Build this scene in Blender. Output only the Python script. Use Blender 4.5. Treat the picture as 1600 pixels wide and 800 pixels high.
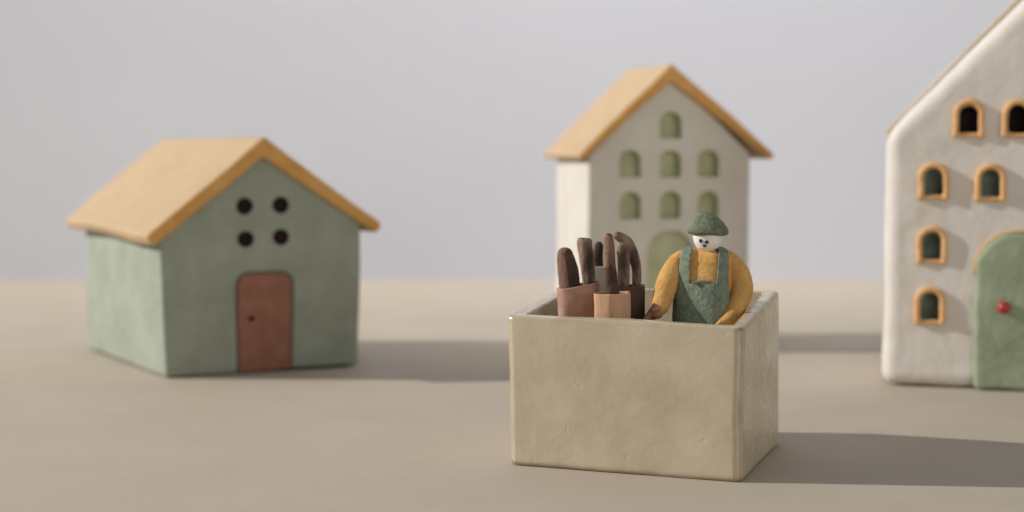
import bpy, bmesh, math, random
from mathutils import Vector, Matrix, noise

for o in list(bpy.data.objects):
    bpy.data.objects.remove(o)
random.seed(4)
CM = 0.01
scene = bpy.context.scene
col = scene.collection

# ------------------------------------------------------------------ camera
cam_d = bpy.data.cameras.new("camera")
cam = bpy.data.objects.new("camera", cam_d)
col.objects.link(cam)
cam.location = (0, 0, 18 * CM)
cam.rotation_euler = (math.radians(90 - 4.1138), 0, 0)
cam_d.sensor_width = 36
cam_d.lens = 58.5
cam_d.clip_start = 0.01
cam_d.clip_end = 50
cam_d.dof.use_dof = True
cam_d.dof.focus_distance = 89 * CM
cam_d.dof.aperture_fstop = 5.0
cam_d.dof.aperture_blades = 9
scene.camera = cam

# ------------------------------------------------------------------ world and lamps
world = bpy.data.worlds.new("World")
scene.world = world
world.use_nodes = True
bg = world.node_tree.nodes["Background"]
bg.inputs[0].default_value = (0.95, 0.97, 1.0, 1)
bg.inputs[1].default_value = 0.27


def area_lamp(name, loc, target, size, watts, colour):
    d = bpy.data.lights.new(name, 'AREA')
    d.shape = 'DISK'
    d.size = size * CM
    d.energy = watts
    d.color = colour
    o = bpy.data.objects.new(name, d)
    col.objects.link(o)
    o.location = Vector(loc) * CM
    o.rotation_euler = (Vector(target) - Vector(loc)).to_track_quat('-Z', 'Y').to_euler()
    return o


area_lamp('key_lamp', (-452, 139, 221), (8, 106, 4), 9, 285, (1.0, 0.972, 0.94))
area_lamp('added_fill', (185, -190, 60), (10, 110, 8), 160, 23, (1.0, 0.93, 0.82))  # unseen soft source, added to brighten the fronts and the box's right face
area_lamp('added_backdrop_fill', (20, 140, 215), (25, 208, 112), 120, 7.8, (0.97, 0.98, 1.0)).data.spread = math.radians(70)  # unseen, added only to brighten the wall behind

scene.view_settings.view_transform = 'Standard'
scene.view_settings.look = 'None'
scene.view_settings.exposure = 0.12
scene.view_settings.gamma = 1


# ------------------------------------------------------------------ materials
def srgb(r, g, b):
    f = lambda c: ((c / 255) / 12.92 if c / 255 <= 0.04045 else ((c / 255 + 0.055) / 1.055) ** 2.4)
    return (f(r), f(g), f(b), 1)


def mat(name, a, b=None, scale=1.0, rough=0.75, rough_var=0.08, bump=0.15, bscale=6.0, bdist=0.03,
        grain=0.0, gscale=40.0, fleck=None, fscale=30.0, famt=0.5, spec=0.5, stretch=(1, 1, 1), pits=0.0, pscale=1.2,
        brush=0.0, coat=0.0, worn=None):
    """procedural painted clay: scales are per centimetre"""
    m = bpy.data.materials.new(name)
    m.use_nodes = True
    nt = m.node_tree
    N, L = nt.nodes, nt.links
    p = N["Principled BSDF"]
    tc = N.new('ShaderNodeTexCoord')
    mp = N.new('ShaderNodeMapping')
    mp.inputs['Scale'].default_value = (100 * stretch[0], 100 * stretch[1], 100 * stretch[2])
    L.new(tc.outputs['Object'], mp.inputs[0])

    def nz(s, detail=4, rgh=0.55, src=mp):
        n = N.new('ShaderNodeTexNoise')
        n.inputs['Scale'].default_value = s
        n.inputs['Detail'].default_value = detail
        n.inputs['Roughness'].default_value = rgh
        L.new(src.outputs[0], n.inputs['Vector'])
        return n

    def mth(op, x, y=0.0):
        k = N.new('ShaderNodeMath')
        k.operation = op
        for i, v in enumerate((x, y)):
            if isinstance(v, (int, float)):
                k.inputs[i].default_value = v
            else:
                L.new(v, k.inputs[i])
        return k.outputs[0]

    b = b or tuple(min(1, c * 0.86) for c in a[:3]) + (1,)
    n1 = nz(scale, 5, 0.6)
    cr = N.new('ShaderNodeValToRGB')
    cr.color_ramp.elements[0].position = 0.36
    cr.color_ramp.elements[1].position = 0.66
    cr.color_ramp.elements[0].color = b
    cr.color_ramp.elements[1].color = a
    L.new(n1.outputs[0], cr.inputs[0])
    c = cr.outputs[0]
    if fleck:
        n2 = nz(fscale, 2, 0.7)
        r2 = N.new('ShaderNodeValToRGB')
        r2.color_ramp.elements[0].position = 0.52
        r2.color_ramp.elements[1].position = 0.68
        L.new(n2.outputs[0], r2.inputs[0])
        mx = N.new('ShaderNodeMixRGB')
        mx.inputs[2].default_value = fleck
        L.new(mth('MULTIPLY', r2.outputs[0], famt), mx.inputs[0])
        L.new(c, mx.inputs[1])
        c = mx.outputs[0]
    if worn:                                              # glaze gone thin and brown along the edges
        geo = N.new('ShaderNodeNewGeometry')
        r3 = N.new('ShaderNodeValToRGB')
        r3.color_ramp.elements[0].position = 0.502
        r3.color_ramp.elements[1].position = 0.53
        L.new(geo.outputs['Pointiness'], r3.inputs[0])
        mw = N.new('ShaderNodeMixRGB')
        mw.inputs[2].default_value = worn
        L.new(mth('MULTIPLY', r3.outputs[0], mth('MULTIPLY', nz(0.9, 3).outputs[0], 1.3)), mw.inputs[0])
        L.new(c, mw.inputs[1])
        c = mw.outputs[0]
    L.new(c, p.inputs['Base Color'])
    n3 = nz(scale * 3, 4)
    L.new(mth('ADD', mth('MULTIPLY', mth('SUBTRACT', n3.outputs[0], 0.5), rough_var * 4), rough), p.inputs['Roughness'])
    p.inputs['Specular IOR Level'].default_value = spec
    p.inputs['Coat Weight'].default_value = coat
    p.inputs['Coat Roughness'].default_value = 0.3
    h = mth('MULTIPLY', nz(bscale, 6, 0.6).outputs[0], 1.0)
    if grain:
        h = mth('ADD', h, mth('MULTIPLY', nz(gscale, 3, 0.7).outputs[0], grain))
    if brush:
        mb = N.new('ShaderNodeMapping')
        mb.inputs['Scale'].default_value = (60, 60, 900)
        L.new(tc.outputs['Object'], mb.inputs[0])
        h = mth('ADD', h, mth('MULTIPLY', nz(1.0, 3, 0.6, mb).outputs[0], brush))
    if pits:
        v = N.new('ShaderNodeTexVoronoi')
        v.inputs['Scale'].default_value = pscale
        w = N.new('ShaderNodeVectorMath')
        w.operation = 'ADD'
        L.new(mp.outputs[0], w.inputs[0])
        L.new(nz(2.5, 3).outputs['Color'], w.inputs[1])
        L.new(w.outputs[0], v.inputs['Vector'])
        hole = mth('SMOOTH_MIN', mth('MULTIPLY', v.outputs['Distance'], 11.0), 1.0)
        h = mth('ADD', h, mth('MULTIPLY', hole, pits))
    bp = N.new('ShaderNodeBump')
    bp.inputs['Strength'].default_value = bump
    bp.inputs['Distance'].default_value = bdist * 0.02
    L.new(h, bp.inputs['Height'])
    L.new(bp.outputs[0], p.inputs['Normal'])
    return m


M = {
    'table': mat('table_surface', srgb(178, 167, 151), srgb(174, 162, 145), scale=0.12, rough=0.72, bump=0.12, bscale=1.2, bdist=0.1, spec=0.3),
    'wall': mat('backdrop_paint', srgb(207, 208, 215), srgb(203, 204, 211), scale=0.03, rough=0.9, bump=0.03, bscale=1.5, spec=0.1),
    'box': mat('cream_glaze', srgb(193, 180, 155), srgb(179, 164, 137), scale=0.3, rough=0.3, rough_var=0.10, bump=0.17, bscale=1.1,
               bdist=0.12, grain=0.0, gscale=16, pits=1.0, pscale=0.55, spec=0.6, brush=0.008, coat=0.35, worn=srgb(132, 108, 74)),
    'sage': mat('sage_paint', srgb(154, 160, 146), srgb(139, 146, 129), scale=0.28, rough=0.7, bump=0.35, bscale=1.6, bdist=0.1, spec=0.35),
    'ochre': mat('ochre_paint', srgb(183, 159, 126), srgb(178, 152, 118), scale=0.5, rough=0.75, bump=0.4, bscale=3.0, bdist=0.06, grain=0.15, gscale=14, spec=0.3),
    'ochre_edge': mat('deep_ochre_front', srgb(212, 164, 96), srgb(198, 146, 78), scale=0.6, rough=0.7, bump=0.4, bscale=3.0, bdist=0.06, spec=0.3),  # more saturated ochre for the roof faces turned to the front
    'brick': mat('brick_red_paint', srgb(154, 107, 87), srgb(138, 92, 74), scale=0.7, rough=0.65, bump=0.3, bscale=2.5, bdist=0.05, spec=0.3),
    'darkbrown': mat('dark_brown_hollow', srgb(48, 33, 28), srgb(36, 24, 20), scale=1, rough=0.9, spec=0.2),  # dark of the holes put into the colour of their shallow lining; also the handle
    'cream': mat('cream_plaster', srgb(208, 203, 193), srgb(200, 193, 181), scale=0.3, rough=0.75, bump=0.3, bscale=1.6, bdist=0.09, spec=0.3),
    'leafgreen': mat('moss_green_paint', srgb(190, 192, 160), srgb(172, 175, 140), scale=0.6, rough=0.8, bump=0.2, spec=0.2),
    'white': mat('white_plaster', srgb(217, 211, 203), srgb(209, 201, 190), scale=0.35, rough=0.6, bump=0.22, bscale=1.3, bdist=0.14, grain=0.05, gscale=9, spec=0.4),
    'tan': mat('tan_paint', srgb(198, 184, 164), srgb(188, 172, 150), scale=0.5, rough=0.8, spec=0.2),
    'frame': mat('orange_clay', srgb(216, 174, 122), srgb(204, 154, 98), scale=1.5, rough=0.6, bump=0.4, bscale=4, bdist=0.06, spec=0.35),
    'darkpane': mat('dark_green_hollow', srgb(120, 134, 124), srgb(82, 90, 80), scale=0.7, rough=0.7, spec=0.3),
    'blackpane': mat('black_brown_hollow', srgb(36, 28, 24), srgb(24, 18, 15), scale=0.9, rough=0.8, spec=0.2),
    'doorgreen': mat('soft_green_clay', srgb(150, 160, 134), srgb(136, 147, 119), scale=0.4, rough=0.6, bump=0.5, bscale=1.4, bdist=0.12, spec=0.4),
    'red': mat('red_glaze', srgb(176, 44, 32), srgb(156, 34, 26), scale=2, rough=0.35, spec=0.6),
    'felt_green': mat('green_felt', srgb(134, 144, 127), srgb(108, 121, 105), scale=2.0, rough=0.95, bump=0.9, bscale=5, bdist=0.04, grain=0.7, gscale=11,
                      fleck=srgb(168, 178, 152), fscale=9, famt=0.42, spec=0.1),
    'cap_green': mat('cap_felt', srgb(126, 132, 112), srgb(100, 108, 89), scale=2.0, rough=0.95, bump=0.9, bscale=5, bdist=0.04, grain=0.7, gscale=11,
                     fleck=srgb(160, 166, 136), fscale=9, famt=0.45, spec=0.1),
    'mustard': mat('mustard_felt', srgb(216, 171, 106), srgb(198, 148, 84), scale=1.6, rough=0.9, bump=0.9, bscale=4.5, bdist=0.04, grain=0.6, gscale=10,
                   fleck=srgb(232, 190, 120), fscale=8, famt=0.35, spec=0.15),
    'facewhite': mat('white_clay', srgb(240, 232, 228), srgb(232, 222, 217), scale=2, rough=0.65, bump=0.15, bscale=9, spec=0.3),
    'ink': mat('brown_black_ink', srgb(38, 28, 26), srgb(30, 22, 20), scale=4, rough=0.5),
    'mouthink': mat('grey_mauve_ink', srgb(92, 80, 88), srgb(60, 50, 54), scale=9, rough=0.6),
    'skin': mat('brown_pink_clay', srgb(176, 134, 116), srgb(146, 102, 84), scale=2, rough=0.65, bump=0.3, bscale=6, spec=0.3),
    'terracotta': mat('dusty_terracotta', srgb(176, 142, 124), srgb(158, 120, 102), scale=1.1, rough=0.7, bump=0.35, bscale=7, bdist=0.04, spec=0.3),
    'tanwood': mat('light_tan_wood', srgb(196, 158, 126), srgb(178, 136, 104), scale=1.6, rough=0.65, bump=0.3, bscale=5, bdist=0.03, spec=0.3, stretch=(1, 1, 0.15)),
    'darkwood': mat('umber_wood', srgb(88, 66, 54), srgb(70, 50, 42), scale=1.6, rough=0.7, bump=0.3, bscale=5, spec=0.3, stretch=(1, 1, 0.2)),
    'palepot': mat('pale_clay', srgb(226, 220, 206), srgb(214, 206, 190), scale=1.5, rough=0.7, bump=0.2, spec=0.3),
    'bark': mat('dark_bark', srgb(172, 142, 122), srgb(68, 52, 46), scale=1.3, rough=0.7, bump=0.9, bscale=3.5, bdist=0.08, grain=0.3, gscale=12,
                fleck=srgb(168, 136, 112), fscale=5, famt=0.28, spec=0.35, stretch=(1, 1, 0.32)),
    'cutwood': mat('dark_cut_wood', srgb(78, 56, 48), srgb(54, 38, 33), scale=2, rough=0.7, bump=0.6, bscale=5, bdist=0.05, spec=0.3, stretch=(1, 1, 0.3),
                   fleck=srgb(150, 120, 98), fscale=7, famt=0.2),
    'redbark': mat('red_brown_bark', srgb(146, 112, 94), srgb(100, 74, 62), scale=1.5, rough=0.7, bump=0.7, bscale=4, bdist=0.06, spec=0.3, stretch=(1, 1, 0.3),
                   fleck=srgb(92, 68, 58), fscale=5, famt=0.5),
}


# ------------------------------------------------------------------ mesh helpers (everything in cm until it is linked)
def loft(bm, A, B):
    a = [bm.verts.new(p) for p in A]
    b = [bm.verts.new(p) for p in B]
    n = len(a)
    fs = [bm.faces.new(a[::-1]), bm.faces.new(b)]
    for i in range(n):
        fs.append(bm.faces.new((a[i], a[(i + 1) % n], b[(i + 1) % n], b[i])))
    bmesh.ops.recalc_face_normals(bm, faces=fs)
    return fs


def prism(pts, y0, y1, back=None):
    bm = bmesh.new()
    loft(bm, [(x, y0, z) for x, z in pts], [(x, y1, z) for x, z in (back or pts)])
    return bm


def vprism(pts, z0, z1, top=None):
    bm = bmesh.new()
    loft(bm, [(x, y, z0) for x, y in pts], [(x, y, z1) for x, y in (top or pts)])
    return bm


def tube(bm, pts, radii, seg=20, flat=1.0):
    """round-ended limb through the points"""
    pts = [Vector(p) for p in pts]
    P, Rr = [], []
    n = len(pts)
    for i in range(n - 1):                                   # Catmull-Rom
        p0, p1, p2, p3 = pts[max(i - 1, 0)], pts[i], pts[i + 1], pts[min(i + 2, n - 1)]
        for k in range(6):
            t = k / 6
            P.append(0.5 * ((2 * p1) + (p2 - p0) * t + (2 * p0 - 5 * p1 + 4 * p2 - p3) * t * t + (3 * p1 - p0 - 3 * p2 + p3) * t ** 3))
            Rr.append(radii[i] * (1 - t) + radii[i + 1] * t)
    P.append(pts[-1]); Rr.append(radii[-1])
    d0 = (P[1] - P[0]).normalized(); d1 = (P[-1] - P[-2]).normalized()
    pre = [(P[0] - d0 * Rr[0] * math.cos(a), Rr[0] * math.sin(a)) for a in (0.25, 0.6, 0.95, 1.25)]
    post = [(P[-1] + d1 * Rr[-1] * math.cos(a), Rr[-1] * math.sin(a)) for a in (1.25, 0.95, 0.6, 0.25)]
    allp = pre + list(zip(P, Rr)) + post
    rings = []
    for i, (c, r) in enumerate(allp):
        a = allp[max(i - 1, 0)][0]; b = allp[min(i + 1, len(allp) - 1)][0]
        d = (b - a).normalized()
        u = Vector((1, 0, 0)) - d * d.x
        if u.length < 0.2:
            u = Vector((0, 0, 1)) - d * d.z
        u.normalize(); v = d.cross(u)
        rings.append([bm.verts.new(c + u * r * math.cos(2 * math.pi * k / seg) + v * r * flat * math.sin(2 * math.pi * k / seg)) for k in range(seg)])
    fs = [bm.faces.new(rings[0][::-1]), bm.faces.new(rings[-1])]
    for a, b in zip(rings, rings[1:]):
        for k in range(seg):
            fs.append(bm.faces.new((a[k], a[(k + 1) % seg], b[(k + 1) % seg], b[k])))
    bmesh.ops.recalc_face_normals(bm, faces=fs)


def lathe(bm, prof, c=(0, 0), seg=40, sx=1.0, sy=1.0, n=2.0):
    """prof: (radius, z) from bottom centre to top centre"""
    rings = []
    ang = [2 * math.pi * k / seg for k in range(seg)]
    sq = [(abs(math.cos(t)) ** n + abs(math.sin(t)) ** n) ** (-1 / n) for t in ang]      # n > 2: squarer section
    for r, z in prof:
        rings.append([bm.verts.new((c[0] + max(r, 1e-3) * sx * q * math.cos(t), c[1] + max(r, 1e-3) * sy * q * math.sin(t), z)) for t, q in zip(ang, sq)])
    fs = [bm.faces.new(rings[0][::-1]), bm.faces.new(rings[-1])]
    for a, b in zip(rings, rings[1:]):
        for k in range(seg):
            fs.append(bm.faces.new((a[k], a[(k + 1) % seg], b[(k + 1) % seg], b[k])))
    bmesh.ops.recalc_face_normals(bm, faces=fs)


def tmp(bm, name='tmp'):
    me = bpy.data.meshes.new(name)
    bm.to_mesh(me); bm.free()
    o = bpy.data.objects.new(name, me)
    col.objects.link(o)
    return o


def clay(bm, voxel=0.1, smooth=3, cuts=(), keep=None, bevel=0.0, wob=0.04, wscale=0.25, fine=0.0, fscale=2.0, seed=0.0):
    """cuts holes, rounds the edges like hand-worked clay and makes the faces slightly uneven"""
    o = tmp(bm)
    junk = []
    if bevel:
        b = o.modifiers.new('b', 'BEVEL'); b.width = bevel; b.segments = 4; b.angle_limit = math.radians(25); b.limit_method = 'ANGLE'
    for c in cuts:
        co = tmp(c); junk.append(co)
        m = o.modifiers.new('c', 'BOOLEAN'); m.operation = 'DIFFERENCE'; m.object = co; m.solver = 'EXACT'
    if keep:
        co = tmp(keep); junk.append(co)
        m = o.modifiers.new('k', 'BOOLEAN'); m.operation = 'INTERSECT'; m.object = co; m.solver = 'EXACT'
    r = o.modifiers.new('r', 'REMESH'); r.mode = 'VOXEL'; r.voxel_size = voxel; r.use_smooth_shade = True
    if smooth:
        s = o.modifiers.new('s', 'SMOOTH'); s.factor = 0.5; s.iterations = smooth
    dg = bpy.context.evaluated_depsgraph_get()
    dg.update()
    me = bpy.data.meshes.new_from_object(o.evaluated_get(dg))
    for j in junk + [o]:
        bpy.data.objects.remove(j)
    off = Vector((seed, seed * 1.7, -seed))
    for v in me.vertices:
        d = noise.noise_vector(v.co * wscale + off) * wob
        if fine:
            d += noise.noise_vector(v.co * fscale + off) * fine
        v.co += d
    return me


def link(name, me, material, parent=None, smooth=True, edge=None):
    """cm mesh -> metre object"""
    if isinstance(me, bmesh.types.BMesh):
        bm = me
        me = bpy.data.meshes.new(name)
        bm.to_mesh(me); bm.free()
    me.name = name
    me.transform(Matrix.Scale(CM, 4))
    for p in me.polygons:
        p.use_smooth = smooth
    me.materials.clear()
    me.materials.append(material)
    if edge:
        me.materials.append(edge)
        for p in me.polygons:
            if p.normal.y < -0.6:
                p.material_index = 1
    o = bpy.data.objects.new(name, me)
    col.objects.link(o)
    if parent:
        o.parent = parent
    return o


def thing(name, label, cat, loc, yaw=0.0, group=None):
    o = bpy.data.objects.new(name, None)
    col.objects.link(o)
    o.empty_display_size = 0.02
    o.location = Vector(loc) * CM
    o.rotation_euler = (0, 0, math.radians(yaw))
    o['label'] = label; o['category'] = cat
    if group:
        o['group'] = group
    return o


def arch(cx, z0, z1, hw, rad=None, n=10):
    """outline of an arched opening, corners of the head rounded by rad"""
    rad = hw if rad is None else rad
    pts = [(cx - hw, z0), (cx + hw, z0)]
    for k in range(n + 1):
        a = math.pi / 2 * k / n
        pts.append((cx + hw - rad + rad * math.cos(a), z1 - rad + rad * math.sin(a)))
    for k in range(n + 1):
        a = math.pi / 2 + math.pi / 2 * k / n
        pts.append((cx - hw + rad + rad * math.cos(a), z1 - rad + rad * math.sin(a)))
    out = []
    for p in pts:
        if not out or (Vector(p) - Vector(out[-1])).length > 1e-4:
            out.append(p)
    return out


def disc(cx, cz, r, n=28, ry=None):
    return [(cx + r * math.cos(2 * math.pi * k / n), cz + (ry or r) * math.sin(2 * math.pi * k / n)) for k in range(n)]


def grow(pts, k):
    cx = sum(p[0] for p in pts) / len(pts); cz = sum(p[1] for p in pts) / len(pts)
    out = []
    for x, z in pts:
        d = Vector((x - cx, z - cz)); L = d.length
        d *= (L + k) / L
        out.append((cx + d.x, cz + d.y))
    return out


def cup(pts, y0, y1, t=0.08):
    """lining of a recess: open at y0, closed at y1"""
    bm = bmesh.new()
    outer, inner = grow(pts, t * 0.5), grow(pts, -t * 0.5)
    n = len(pts)
    oa = [bm.verts.new((x, y0, z)) for x, z in outer]; ia = [bm.verts.new((x, y0, z)) for x, z in inner]
    ib = [bm.verts.new((x, y1, z)) for x, z in inner]; ob = [bm.verts.new((x, y1 + t, z)) for x, z in outer]
    fs = []
    for i in range(n):
        j = (i + 1) % n
        fs += [bm.faces.new((oa[i], oa[j], ia[j], ia[i])), bm.faces.new((ia[i], ia[j], ib[j], ib[i])), bm.faces.new((oa[j], oa[i], ob[i], ob[j]))]
    fs += [bm.faces.new(ib), bm.faces.new(ob[::-1])]
    bmesh.ops.recalc_face_normals(bm, faces=fs)
    return bm


def sphere(c, r, sy=1.0, seg=20, sz=1.0):
    bm = bmesh.new()
    bmesh.ops.create_uvsphere(bm, u_segments=seg, v_segments=seg // 2, radius=r)
    for v in bm.verts:
        v.co = Vector((v.co.x + c[0], v.co.y * sy + c[1], v.co.z * sz + c[2]))
    return bm


# ------------------------------------------------------------------ the surface and the backdrop
def sheet(name, pts, nx, ny, material, amp, sc):
    bm = bmesh.new()
    a, b, c, d = [Vector(p) for p in pts]
    g = [[bm.verts.new(a.lerp(b, i / nx).lerp(d.lerp(c, i / nx), j / ny)) for i in range(nx + 1)] for j in range(ny + 1)]
    for j in range(ny):
        for i in range(nx):
            bm.faces.new((g[j][i], g[j][i + 1], g[j + 1][i + 1], g[j + 1][i]))
    n = (b - a).cross(d - a).normalized()
    for v in bm.verts:
        v.co += n * noise.noise(v.co * sc) * amp
    o = link(name, bm, material)
    o['kind'] = 'structure'
    return o


sheet('table', [(-260, -60, 0), (260, -60, 0), (260, 208.5, 0), (-260, 208.5, 0)], 60, 40, M['table'], 0.0, 0.05)
sheet('backdrop_wall', [(-260, 208, -1), (260, 208, -1), (260, 208, 260), (-260, 208, 260)], 30, 20, M['wall'], 0.0, 0.02)

# ------------------------------------------------------------------ sage green house
gh = thing('toy_house', 'small sage green clay house with four round holes and a brick red door', 'toy house', (-25.86, 122.83, 0), 25.1)
gfront = [(0, 0.12), (15.45, 0.12), (15.5, 11.3), (7.75, 17.1), (-0.3, 10.6)]
gback = [(-1.9, 0.12), (13.2, 0.12), (13.1, 11.1), (5.2, 17.0), (-2.0, 10.4)]
holes = [(6.33, 12.8), (9.07, 12.8), (6.34, 10.28), (9.05, 10.36)]
doorp = arch(7.77, 0.1, 7.62, 2.12, 0.95)
cuts = [prism(disc(x, z, 0.62), -1, 0.45) for x, z in holes] + [prism(grow(doorp, 0.2), -1, 0.4)]
link('wall', clay(prism(gfront, 0, 19.3, gback), 0.1, 4, cuts, bevel=0.2, wob=0.18, wscale=0.13, fine=0.02, fscale=0.9), M['sage'], gh)
for i, (x, z) in enumerate(holes):
    link('window', clay(cup(disc(x, z, 0.62), 0.06, 0.36, 0.12), 0.035, 2, wob=0.18, wscale=0.13), M['darkbrown'], gh)
d = link('door', clay(prism(doorp, 0.06, 0.5), 0.07, 3, bevel=0.1, wob=0.18, wscale=0.13, fine=0.02, fscale=0.7), M['brick'], gh)
link('handle', sphere((6.72, 0.02, 4.19), 0.22, 0.5), M['darkbrown'], d)
groof_f = [(-1.3, 10.75), (7.72, 18.0), (17.2, 11.2), (16.75, 10.4), (7.62, 16.4), (-0.75, 9.88)]
groof_b = [(-3.65, 11.05), (4.9, 17.95), (14.4, 11.2), (14.1, 10.55), (4.9, 16.75), (-3.2, 10.25)]
link('roof', clay(prism(groof_f, -0.6, 19.9, groof_b), 0.1, 5, bevel=0.26, wob=0.14, wscale=0.16, fine=0.015, fscale=1.2, seed=3), M['ochre'], gh, edge=M['ochre_edge'])

# ------------------------------------------------------------------ tall cream house at the back
wh = thing('toy_house', 'tall cream clay house with seven arched green windows and an ochre roof, behind the box', 'toy house', (6.28, 137.47, 0), 12)
wfront = [(0, 0.1), (14.15, 0.1), (14.1, 16.5), (7.05, 23.1), (0, 16.4)]
ww = [(3.56, 15.67), (7.05, 15.66), (10.36, 15.68), (3.58, 12.27), (7.06, 12.28), (10.38, 12.27), (7.09, 18.9)]
wins = [arch(x, z - 1.14, z + 1.14, 0.92, 0.8) for x, z in ww]
wdoor = arch(7.12, 0.05, 10.2, 2.0, 1.95, 14)
link('wall', clay(prism(wfront, 0, 11.2), 0.1, 4, [prism(p, -1, 0.9) for p in wins + [wdoor]], bevel=0.15, wob=0.12, wscale=0.15, seed=5), M['cream'], wh)
for p in wins:
    link('window', clay(cup(p, 0.03, 0.8, 0.12), 0.04, 2, wob=0.12, wscale=0.15, seed=5), M['leafgreen'], wh)
link('door', clay(cup(wdoor, 0.03, 0.5, 0.12), 0.06, 2, wob=0.12, wscale=0.15, seed=5), M['leafgreen'], wh)
wrf = [(-1.0, 16.45), (7.0, 24.05), (16.2, 16.45), (15.8, 15.95), (6.9, 22.5), (-0.55, 15.95)]
wrb = [(-1.3, 16.45), (6.85, 24.15), (15.9, 16.45), (15.5, 15.95), (6.85, 22.9), (-1.0, 15.95)]
link('roof', clay(prism(wrf, -0.5, 11.8, wrb), 0.1, 5, bevel=0.24, wob=0.12, wscale=0.16, fine=0.015, fscale=1.2, seed=9), M['ochre'], wh, edge=M['ochre_edge'])

# ------------------------------------------------------------------ white house at the right edge
rh = thing('toy_house', 'big white plaster house with orange framed windows and a green door with red knob', 'toy house', (27.69, 119.02, 0), -13.85)
cx = 9.55
rfront = [(-1.0, 0.08), (20.0, 0.08), (20.0, 18.3), (cx, 28.9), (-0.95, 18.15)]
rwin = [(4.71, 19.13, 1), (8.0, 19.12, 1), (11.3, 19.12, 1), (2.38, 14.68, 0), (6.28, 14.62, 0), (12.9, 14.62, 0), (16.8, 14.6, 0), (2.33, 10.12, 0), (2.27, 5.81, 0), (16.9, 10.1, 0), (16.9, 5.8, 0)]
opens = [(arch(x, z - 1.02, z + 1.05, 0.68, 0.66), k) for x, z, k in rwin]
rdoor = arch(8.95, 0.12, 11.2, 3.6, 2.9, 16)
body = prism(rfront, 0, 11.5)
link('wall', clay(body, 0.11, 5, [prism(p, -1, 0.8) for p, k in opens] + [], bevel=0.95, wob=0.1, wscale=0.2, fine=0.03, fscale=0.8, seed=12), M['white'], rh)
for p, k in opens:
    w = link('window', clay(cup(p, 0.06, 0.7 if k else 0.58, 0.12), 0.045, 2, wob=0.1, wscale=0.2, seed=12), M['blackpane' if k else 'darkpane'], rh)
    bm = bmesh.new()
    ring = grow(p, 0.2)
    # arched moulding: a thick rope of clay round the opening with a thin sill
    a = arch((ring[0][0] + ring[1][0]) / 2, ring[0][1] + 0.16, max(q[1] for q in ring) + 0.02, 0.88, 0.84, 8)
    path = [(q[0], -0.05, q[1]) for q in a]
    path = path[1:] + [path[0]]
    tube(bm, path, [0.235] * len(path), 12, 1.3)
    tube(bm, [path[-1], path[0]], [0.17, 0.17], 12, 1.2)
    link('frame', clay(bm, 0.05, 3, wob=0.06, wscale=0.9, seed=p[0][0]), M['frame'], w)
dr = link('door', clay(prism(rdoor, -0.5, 0.25), 0.08, 5, bevel=0.3, wob=0.14, wscale=0.45, seed=2), M['doorgreen'], rh)
link('handle', sphere((7.32, -0.75, 5.98), 0.46, 0.9), M['red'], dr)
bm = bmesh.new()
a = arch(8.95, 7.6, 11.32, 3.66, 2.95, 16)[1:]
tube(bm, [(q[0], -0.05, q[1]) for q in a], [0.12] * len(a), 12)
link('door_frame', clay(bm, 0.05, 2, wob=0.03), M['frame'], rh)
rr = [(-1.12, 18.45), (cx, 29.55), (20.3, 18.4), (20.0, 17.8), (cx, 28.3), (-0.85, 17.7)]
link('roof', clay(prism(rr, 1.1, 11.9), 0.11, 3, bevel=0.15, wob=0.1, wscale=0.2), M['tan'], rh)

# ------------------------------------------------------------------ the open box
BX, BYAW = (0.11, 91.13, 0), -21.89
ob = [(0.08, -0.95), (13.1, -0.8), (12.4, 10.96), (-0.8, 10.9)]
bm = bmesh.new()
lo = [bm.verts.new((x, y, 0.0)) for x, y in ob]
hi = [bm.verts.new(p) for p in ((-0.4, -0.3, 8.2), (12.95, -0.3, 8.1), (12.35, 10.96, 9.05), (-1.2, 10.9, 8.75))]
bm.faces.new(lo[::-1]); bm.faces.new(hi)
for i in range(4):
    bm.faces.new((lo[i], lo[(i + 1) % 4], hi[(i + 1) % 4], hi[i]))
bmesh.ops.recalc_face_normals(bm, faces=bm.faces)
vert = [e for e in bm.edges if abs(e.verts[0].co.z - e.verts[1].co.z) > 5]
bmesh.ops.bevel(bm, geom=vert, offset=0.42, segments=2, affect='EDGES', profile=0.5)
rim = [e for e in bm.edges if len(e.link_faces) == 2 and e.calc_face_angle(0) > 0.9]
bmesh.ops.bevel(bm, geom=rim, offset=0.24, segments=3, affect='EDGES', profile=0.5)
inn = [(0.5, 0.55), (12.25, 0.55), (11.6, 10.15), (-0.3, 10.1)]
me = clay(bm, 0.07, 4, [vprism([(x + (0.1 if i in (0, 3) else -0.1), y) for i, (x, y) in enumerate(inn)], 4.4, 12, inn)], wob=0.07, wscale=0.22, fine=0.008, fscale=0.9, seed=20)
box = link('open_box', me, M['box'])
box.location = Vector(BX) * CM
box.rotation_euler = (0, 0, math.radians(BYAW))
box['label'] = 'cream glazed open clay box with rounded edges holding the figurine and the pots'
box['category'] = 'box'


# ------------------------------------------------------------------ pots and the brown sticks in them
def pot(label, loc, yaw, outline, z0, z1, wall, material, taper=0.8, tilt=0.0, seed=0):
    t = thing('pot', label, 'pot', (loc[0], loc[1], z0), yaw)
    h = z1 - z0
    def ring(s, k, z):
        return [(x * s * k, y * s * k, z + x * tilt * (1 if z > h * 0.5 else 0)) for x, y in outline]
    def mk(kt, kb, za, zb):
        b = bmesh.new()
        loft(b, ring(kb, 1, za), ring(kt, 1, zb))
        return b
    rmax = max(abs(x) for x, y in outline)
    k = (rmax - wall) / rmax
    me = clay(mk(1, taper, 0, h), 0.035, 2, [mk(k, taper * k, h - 1.5, h + 0.01 + 0.0), ], bevel=0.03, wob=0.04, wscale=0.9, seed=seed)
    link('pot_wall', me, material, t)
    return t


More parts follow.
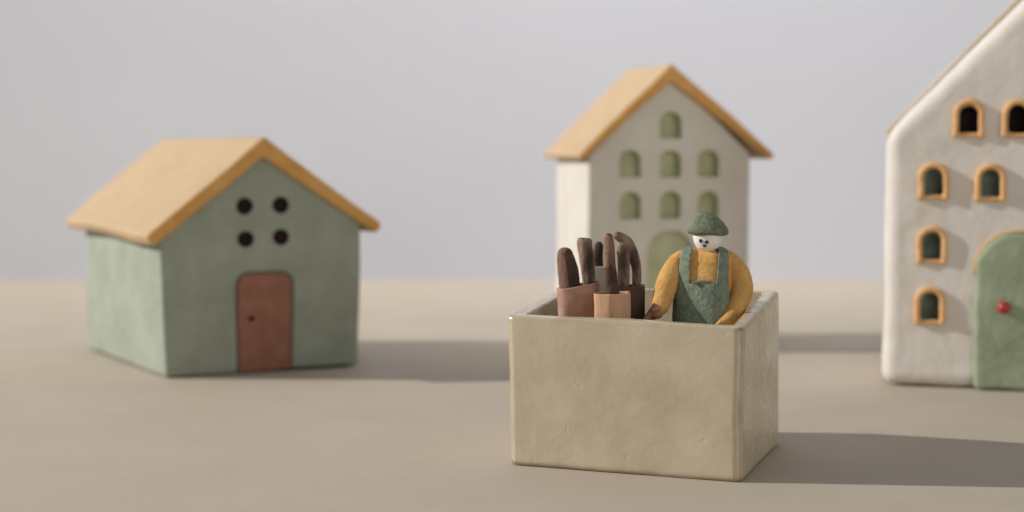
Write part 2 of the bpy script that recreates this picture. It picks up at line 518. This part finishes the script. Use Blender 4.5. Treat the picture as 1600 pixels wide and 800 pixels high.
def poly(pts, r=0.15):
    """closed outline with rounded corners"""
    out = []
    n = len(pts)
    for i in range(n):
        p, a, b = Vector(pts[i]), Vector(pts[i - 1]), Vector(pts[(i + 1) % n])
        u, v = (a - p).normalized() * r, (b - p).normalized() * r
        for t in (0, 0.33, 0.66, 1):
            q = (1 - t) ** 2 * (p + u) + 2 * t * (1 - t) * p + t * t * (p + v)
            out.append((q.x, q.y))
    return out


GP = 'clay pots in the box'
FL = 4.4
ptA = pot('dusty pink pot with a wide slanting rim, leftmost in the box', (3.72, 92.7), 0,
          poly([(-1.27, 0.1), (-1.0, -0.85), (-0.05, -1.0), (1.05, -0.75), (1.27, 0.2), (0.6, 1.0), (-0.7, 1.0)], 0.3), FL, 9.72, 0.14, M['terracotta'], 0.78, 0.17, 1)
ptB = pot('light tan faceted pot just behind the front wall of the box', (5.5, 90.9), 0,
          poly([(-1.03, -0.45), (-0.1, -1.0), (1.0, -0.62), (1.02, 0.7), (-0.1, 1.05), (-0.98, 0.55)], 0.36), FL, 9.45, 0.12, M['tanwood'], 0.93, 0.03, 2)
ptC = pot('dark umber square pot half hidden behind the light tan pot', (6.72, 93.2), 0,
          poly([(-0.9, -0.9), (0.72, -0.75), (0.8, 0.8), (-0.85, 0.85)], 0.2), FL, 9.65, 0.12, M['darkwood'], 0.95, 0.0, 3)
ptD = pot('pale whitish pot at the back, between the pink pot and the tall stick', (5.0, 95.9), 0,
          poly([(-0.62, -0.6), (0.6, -0.6), (0.62, 0.6), (-0.6, 0.6)], 0.3), FL, 10.5, 0.12, M['palepot'], 0.9, 0.0, 4)
for q in (ptA, ptB, ptC, ptD):
    q['group'] = GP


def stick(label, foot, pts, radii, flat, material, seed, cut=None, cutmat=None, yaw=0, low=None):
    """pts relative to the foot (x, y, z); cut = (point, normal) slices a flat face off"""
    t = thing('stick', label, 'stick', foot, yaw, 'brown sticks standing in the pots')
    bm = bmesh.new()
    tube(bm, pts, [q * 0.9 for q in radii], 18, flat)
    kw = {}
    cuts = []
    if cut:
        p, n = Vector(cut[0]), Vector(cut[1]).normalized()
        c = bmesh.new()
        bmesh.ops.create_cube(c, size=16)
        rot = n.to_track_quat('Z', 'Y').to_matrix().to_4x4()
        bmesh.ops.transform(c, matrix=Matrix.Translation(p + n * 8) @ rot, verts=c.verts)
        cuts = [c]
    me = clay(bm, 0.035, 2, cuts, wob=0.07, wscale=0.7, fine=0.02, fscale=2.2, seed=seed)
    o = link('stick_body', me, material, t)
    if cut and cutmat:
        me.materials.append(cutmat)
        for f in me.polygons:
            if f.normal.dot(n) > 0.8:
                f.material_index = 1
    if low:
        me.materials.append(low[1])
        for f in me.polygons:
            c = f.center / CM
            if c.z + 0.12 * math.sin(c.x * 14) + 0.1 * c.x < low[0]:
                f.material_index = len(me.materials) - 1
    return t


# leftmost: broad paddle with a flat dark face
stick('broad rounded brown stick with a dark flat face, leftmost in the pink pot', (3.45, 92.5, 7.9),
      [(-0.05, 0, 0), (-0.15, 0, 1.3), (-0.34, 0, 2.6), (-0.48, 0, 3.5)], [0.6, 0.68, 0.66, 0.5], 0.62, M['redbark'], 1,
      ((-0.05, -0.22, 2), (0.55, -0.83, 0.05)), M['cutwood'])
stick('blunt grey brown stick leaning behind the broad one in the pink pot', (4.45, 93.1, 7.9),
      [(0.05, 0, 0), (-0.07, 0, 1.6), (-0.24, 0, 3.0), (-0.4, 0.02, 4.15)], [0.43, 0.45, 0.47, 0.48], 0.75, M['bark'], 2,
      ((-0.4, 0, 4.38), (0.08, -0.1, 1)), M['cutwood'])
stick('short dark stick in the pale pot, mostly behind the tall one', (5.05, 95.9, 8.9),
      [(-0.1, 0, 0), (-0.1, 0, 1.8), (-0.02, 0, 2.8)], [0.36, 0.38, 0.3], 0.9, M['cutwood'], 3)
stick('tallest brown stick, two-toned and darker below, in the light tan pot', (5.5, 90.9, 7.9),
      [(0.08, -0.05, 0), (0.02, -0.05, 1.5), (-0.13, 0, 3.3), (-0.22, 0.05, 4.55)], [0.38, 0.39, 0.36, 0.3], 0.95, M['redbark'], 4,
      ((-0.2, 0, 4.8), (0.1, -0.2, 1)), M['cutwood'], low=(3.0, M['cutwood']))  # below this height the stick switches to a darker brown
stick('upright round topped stick between the tall stick and the bent one', (6.28, 93.0, 7.9),
      [(0.06, 0, 0), (0.0, 0, 1.6), (-0.05, 0, 3.2), (-0.15, 0, 3.9)], [0.36, 0.37, 0.36, 0.3], 0.9, M['bark'], 5)
stick('bent stick curving over to the right, nearest the figurine', (6.92, 93.3, 7.9),
      [(0.12, 0, 0), (0.1, 0, 2.0), (-0.04, 0, 3.1), (-0.45, 0, 4.1), (-0.95, 0.02, 4.5)], [0.27, 0.28, 0.34, 0.37, 0.32], 0.9, M['bark'], 6)

# ------------------------------------------------------------------ the figurine (local x right, y away, z up)
FA = math.radians(27)
fg = thing('figurine', 'clay man in green cap, mustard sweater and green bib overalls, standing in the box', 'figurine', (10.62, 92.5, FL), -math.degrees(FA))


def W(u, v, y=0.0):
    """tabulated photo measurements turned to local cm"""
    X = (u - 1097.0) / 28.1
    return (X * math.cos(FA) - y * math.sin(FA), X * math.sin(FA) + y * math.cos(FA), 13.56 + (340 - v) / 28.1 - FL)


body = bmesh.new()
tors = [(0.1, 0.1), (1.2, 0.15), (1.5, 0.6), (1.58, 2.0), (1.62, 3.5), (1.6, 4.6), (1.52, 5.6), (1.5, 6.2), (1.45, 6.7), (1.25, 7.08), (0.9, 7.28), (0.5, 7.36), (0.1, 7.38)]
lathe(body, tors, (0.1, 0.05), 56, 0.95, 0.78, 3.0)
LA = [W(1078, 404, 0.25), W(1062, 411, 0.2), W(1047, 433, -.1), W(1036, 458, -.5), W(1029, 479, -.9)]
RA = [W(1122, 406, 0.3), W(1138, 412, .2), W(1154, 433, -.1), W(1157, 456, -.55), W(1147, 480, -1.1), W(1132, 500, -1.5), W(1118, 516, -1.7)]
tube(body, LA, [0.48, 0.58, 0.62, 0.6, 0.5], 20)
tube(body, RA, [0.5, 0.62, 0.66, 0.64, 0.55, 0.46, 0.42], 20)
link('body', clay(body, 0.05, 4, wob=0.05, wscale=0.7, fine=0.008, fscale=6), M['mustard'], fg)

# overalls: a shell over the torso cut to the bib and strap outline
shell = bmesh.new()
lathe(shell, [(r + 0.16 if r > 0.2 else r, z + (0.16 if z > 6.5 else 0.0)) for r, z in tors], (0.1, 0.05), 56, 0.95, 0.81, 3.0)
bib = [((p[0] - 1097.0) / 28.1, W(*p)[2]) for p in ((1046, 640), (1134, 640), (1136, 470), (1134, 430), (1136, 372), (1121, 372), (1118, 400), (1113, 443), (1074, 443), (1075, 400), (1083, 372), (1066, 372), (1062, 400), (1058, 430), (1054, 460), (1046, 500))]
cutter = prism(bib[::-1], -3, 3)
bmesh.ops.rotate(cutter, verts=cutter.verts, cent=(0, 0, 0), matrix=Matrix.Rotation(FA, 3, 'Z'))
link('overalls', clay(shell, 0.04, 2, keep=cutter, wob=0.03, wscale=0.8, fine=0.012, fscale=7), M['felt_green'], fg)
# felt edge of the bib pocket
pk = bmesh.new()
tube(pk, [W(1080, 441, -1.28), W(1092, 439, -1.36), W(1106, 439.5, -1.34)], [0.09, 0.11, 0.08], 10)
link('bib_fold', clay(pk, 0.03, 1, wob=0.05, wscale=2.0), M['felt_green'], fg)

hx, hy, hz = W(1103.5, 371.5, -0.42)
head = bmesh.new()
lathe(head, [(0.05, -0.86), (0.35, -0.80), (0.62, -0.6), (0.78, -0.3), (0.84, 0.0), (0.82, 0.4), (0.6, 0.7), (0.1, 0.85)], (0, 0), 36)
for v in head.verts:
    v.co += Vector((hx, hy, hz))
hd = link('head', clay(head, 0.05, 3, wob=0.03, wscale=0.8), M['facewhite'], fg)


def on_head(u, v, r, name, material, sx=1.0, sz=1.0):
    x, _, z = W(u, v, -1.2)
    dz = z - hz
    rr = 0.84 * math.sqrt(max(0.05, 1 - (dz / 0.9) ** 2))
    yy = hy - math.sqrt(max(0.01, rr * rr - (x - hx) ** 2))
    bm = sphere((0, 0, 0), r, 1.0, 16)
    for k in bm.verts:
        k.co.x *= sx; k.co.z *= sz
    nrm = Vector((x - hx, yy - hy, dz)).normalized()
    for k in bm.verts:
        k.co -= nrm * (k.co.dot(nrm)) * 0.6
        k.co += Vector((x, yy, z)) + nrm * 0.0
    return link(name, bm, material, hd)


on_head(1088.6, 376.6, 0.105, 'eye', M['ink'], 0.9, 1.15)
on_head(1099.8, 378.2, 0.10, 'eye', M['ink'], 1.05, 0.95)
on_head(1095.2, 384.2, 0.10, 'mouth', M['mouthink'], 1.25, 0.9)

cap = bmesh.new()
lathe(cap, [(0.05, -0.02), (0.75, 0.0), (1.0, -0.03), (1.12, 0.04), (1.16, 0.16), (1.1, 0.36), (0.92, 0.68), (0.68, 0.93), (0.4, 1.1), (0.18, 1.18), (0.03, 1.2)], (0, 0), 44, 1.0, 0.98)
kx, ky, kz = W(1103, 366.5, -0.4)
for v in cap.verts:
    v.co = Matrix.Rotation(math.radians(3), 3, 'Y') @ v.co
    if v.co.z > 0.3:
        v.co.x -= 0.06 * v.co.z
    v.co += Vector((kx, ky, kz))
link('cap', clay(cap, 0.04, 2, wob=0.09, wscale=0.9, fine=0.014, fscale=6, seed=8), M['cap_green'], fg)

hand = bmesh.new()
tube(hand, [W(1028, 481, -.78), W(1023, 487, -1.0)], [0.4, 0.42], 18)
for i in range(4):                                           # four fingers pressed together, one shorter at each side
    o_ = -0.27 + 0.18 * i
    a = Vector(W(1024, 486, -1.0)) + Vector((0.3 * o_, -o_ * 0.5, o_))
    L = (0.62, 0.75, 0.7, 0.5)[i]
    tube(hand, [a, a + Vector((-0.5 * L, -0.25 * L, -0.3 * L)), a + Vector((-0.85 * L, -0.4 * L, -0.75 * L))], [0.17, 0.155, 0.13], 12)
tube(hand, [W(1029, 484, -1.15), W(1023, 480, -1.4), W(1016, 483, -1.5)], [0.15, 0.15, 0.12], 12)
link('hand', clay(hand, 0.035, 3, wob=0.02), M['skin'], fg)

# ------------------------------------------------------------------ render settings
scene.render.engine = 'CYCLES'
scene.cycles.max_bounces = 8
scene.cycles.diffuse_bounces = 5
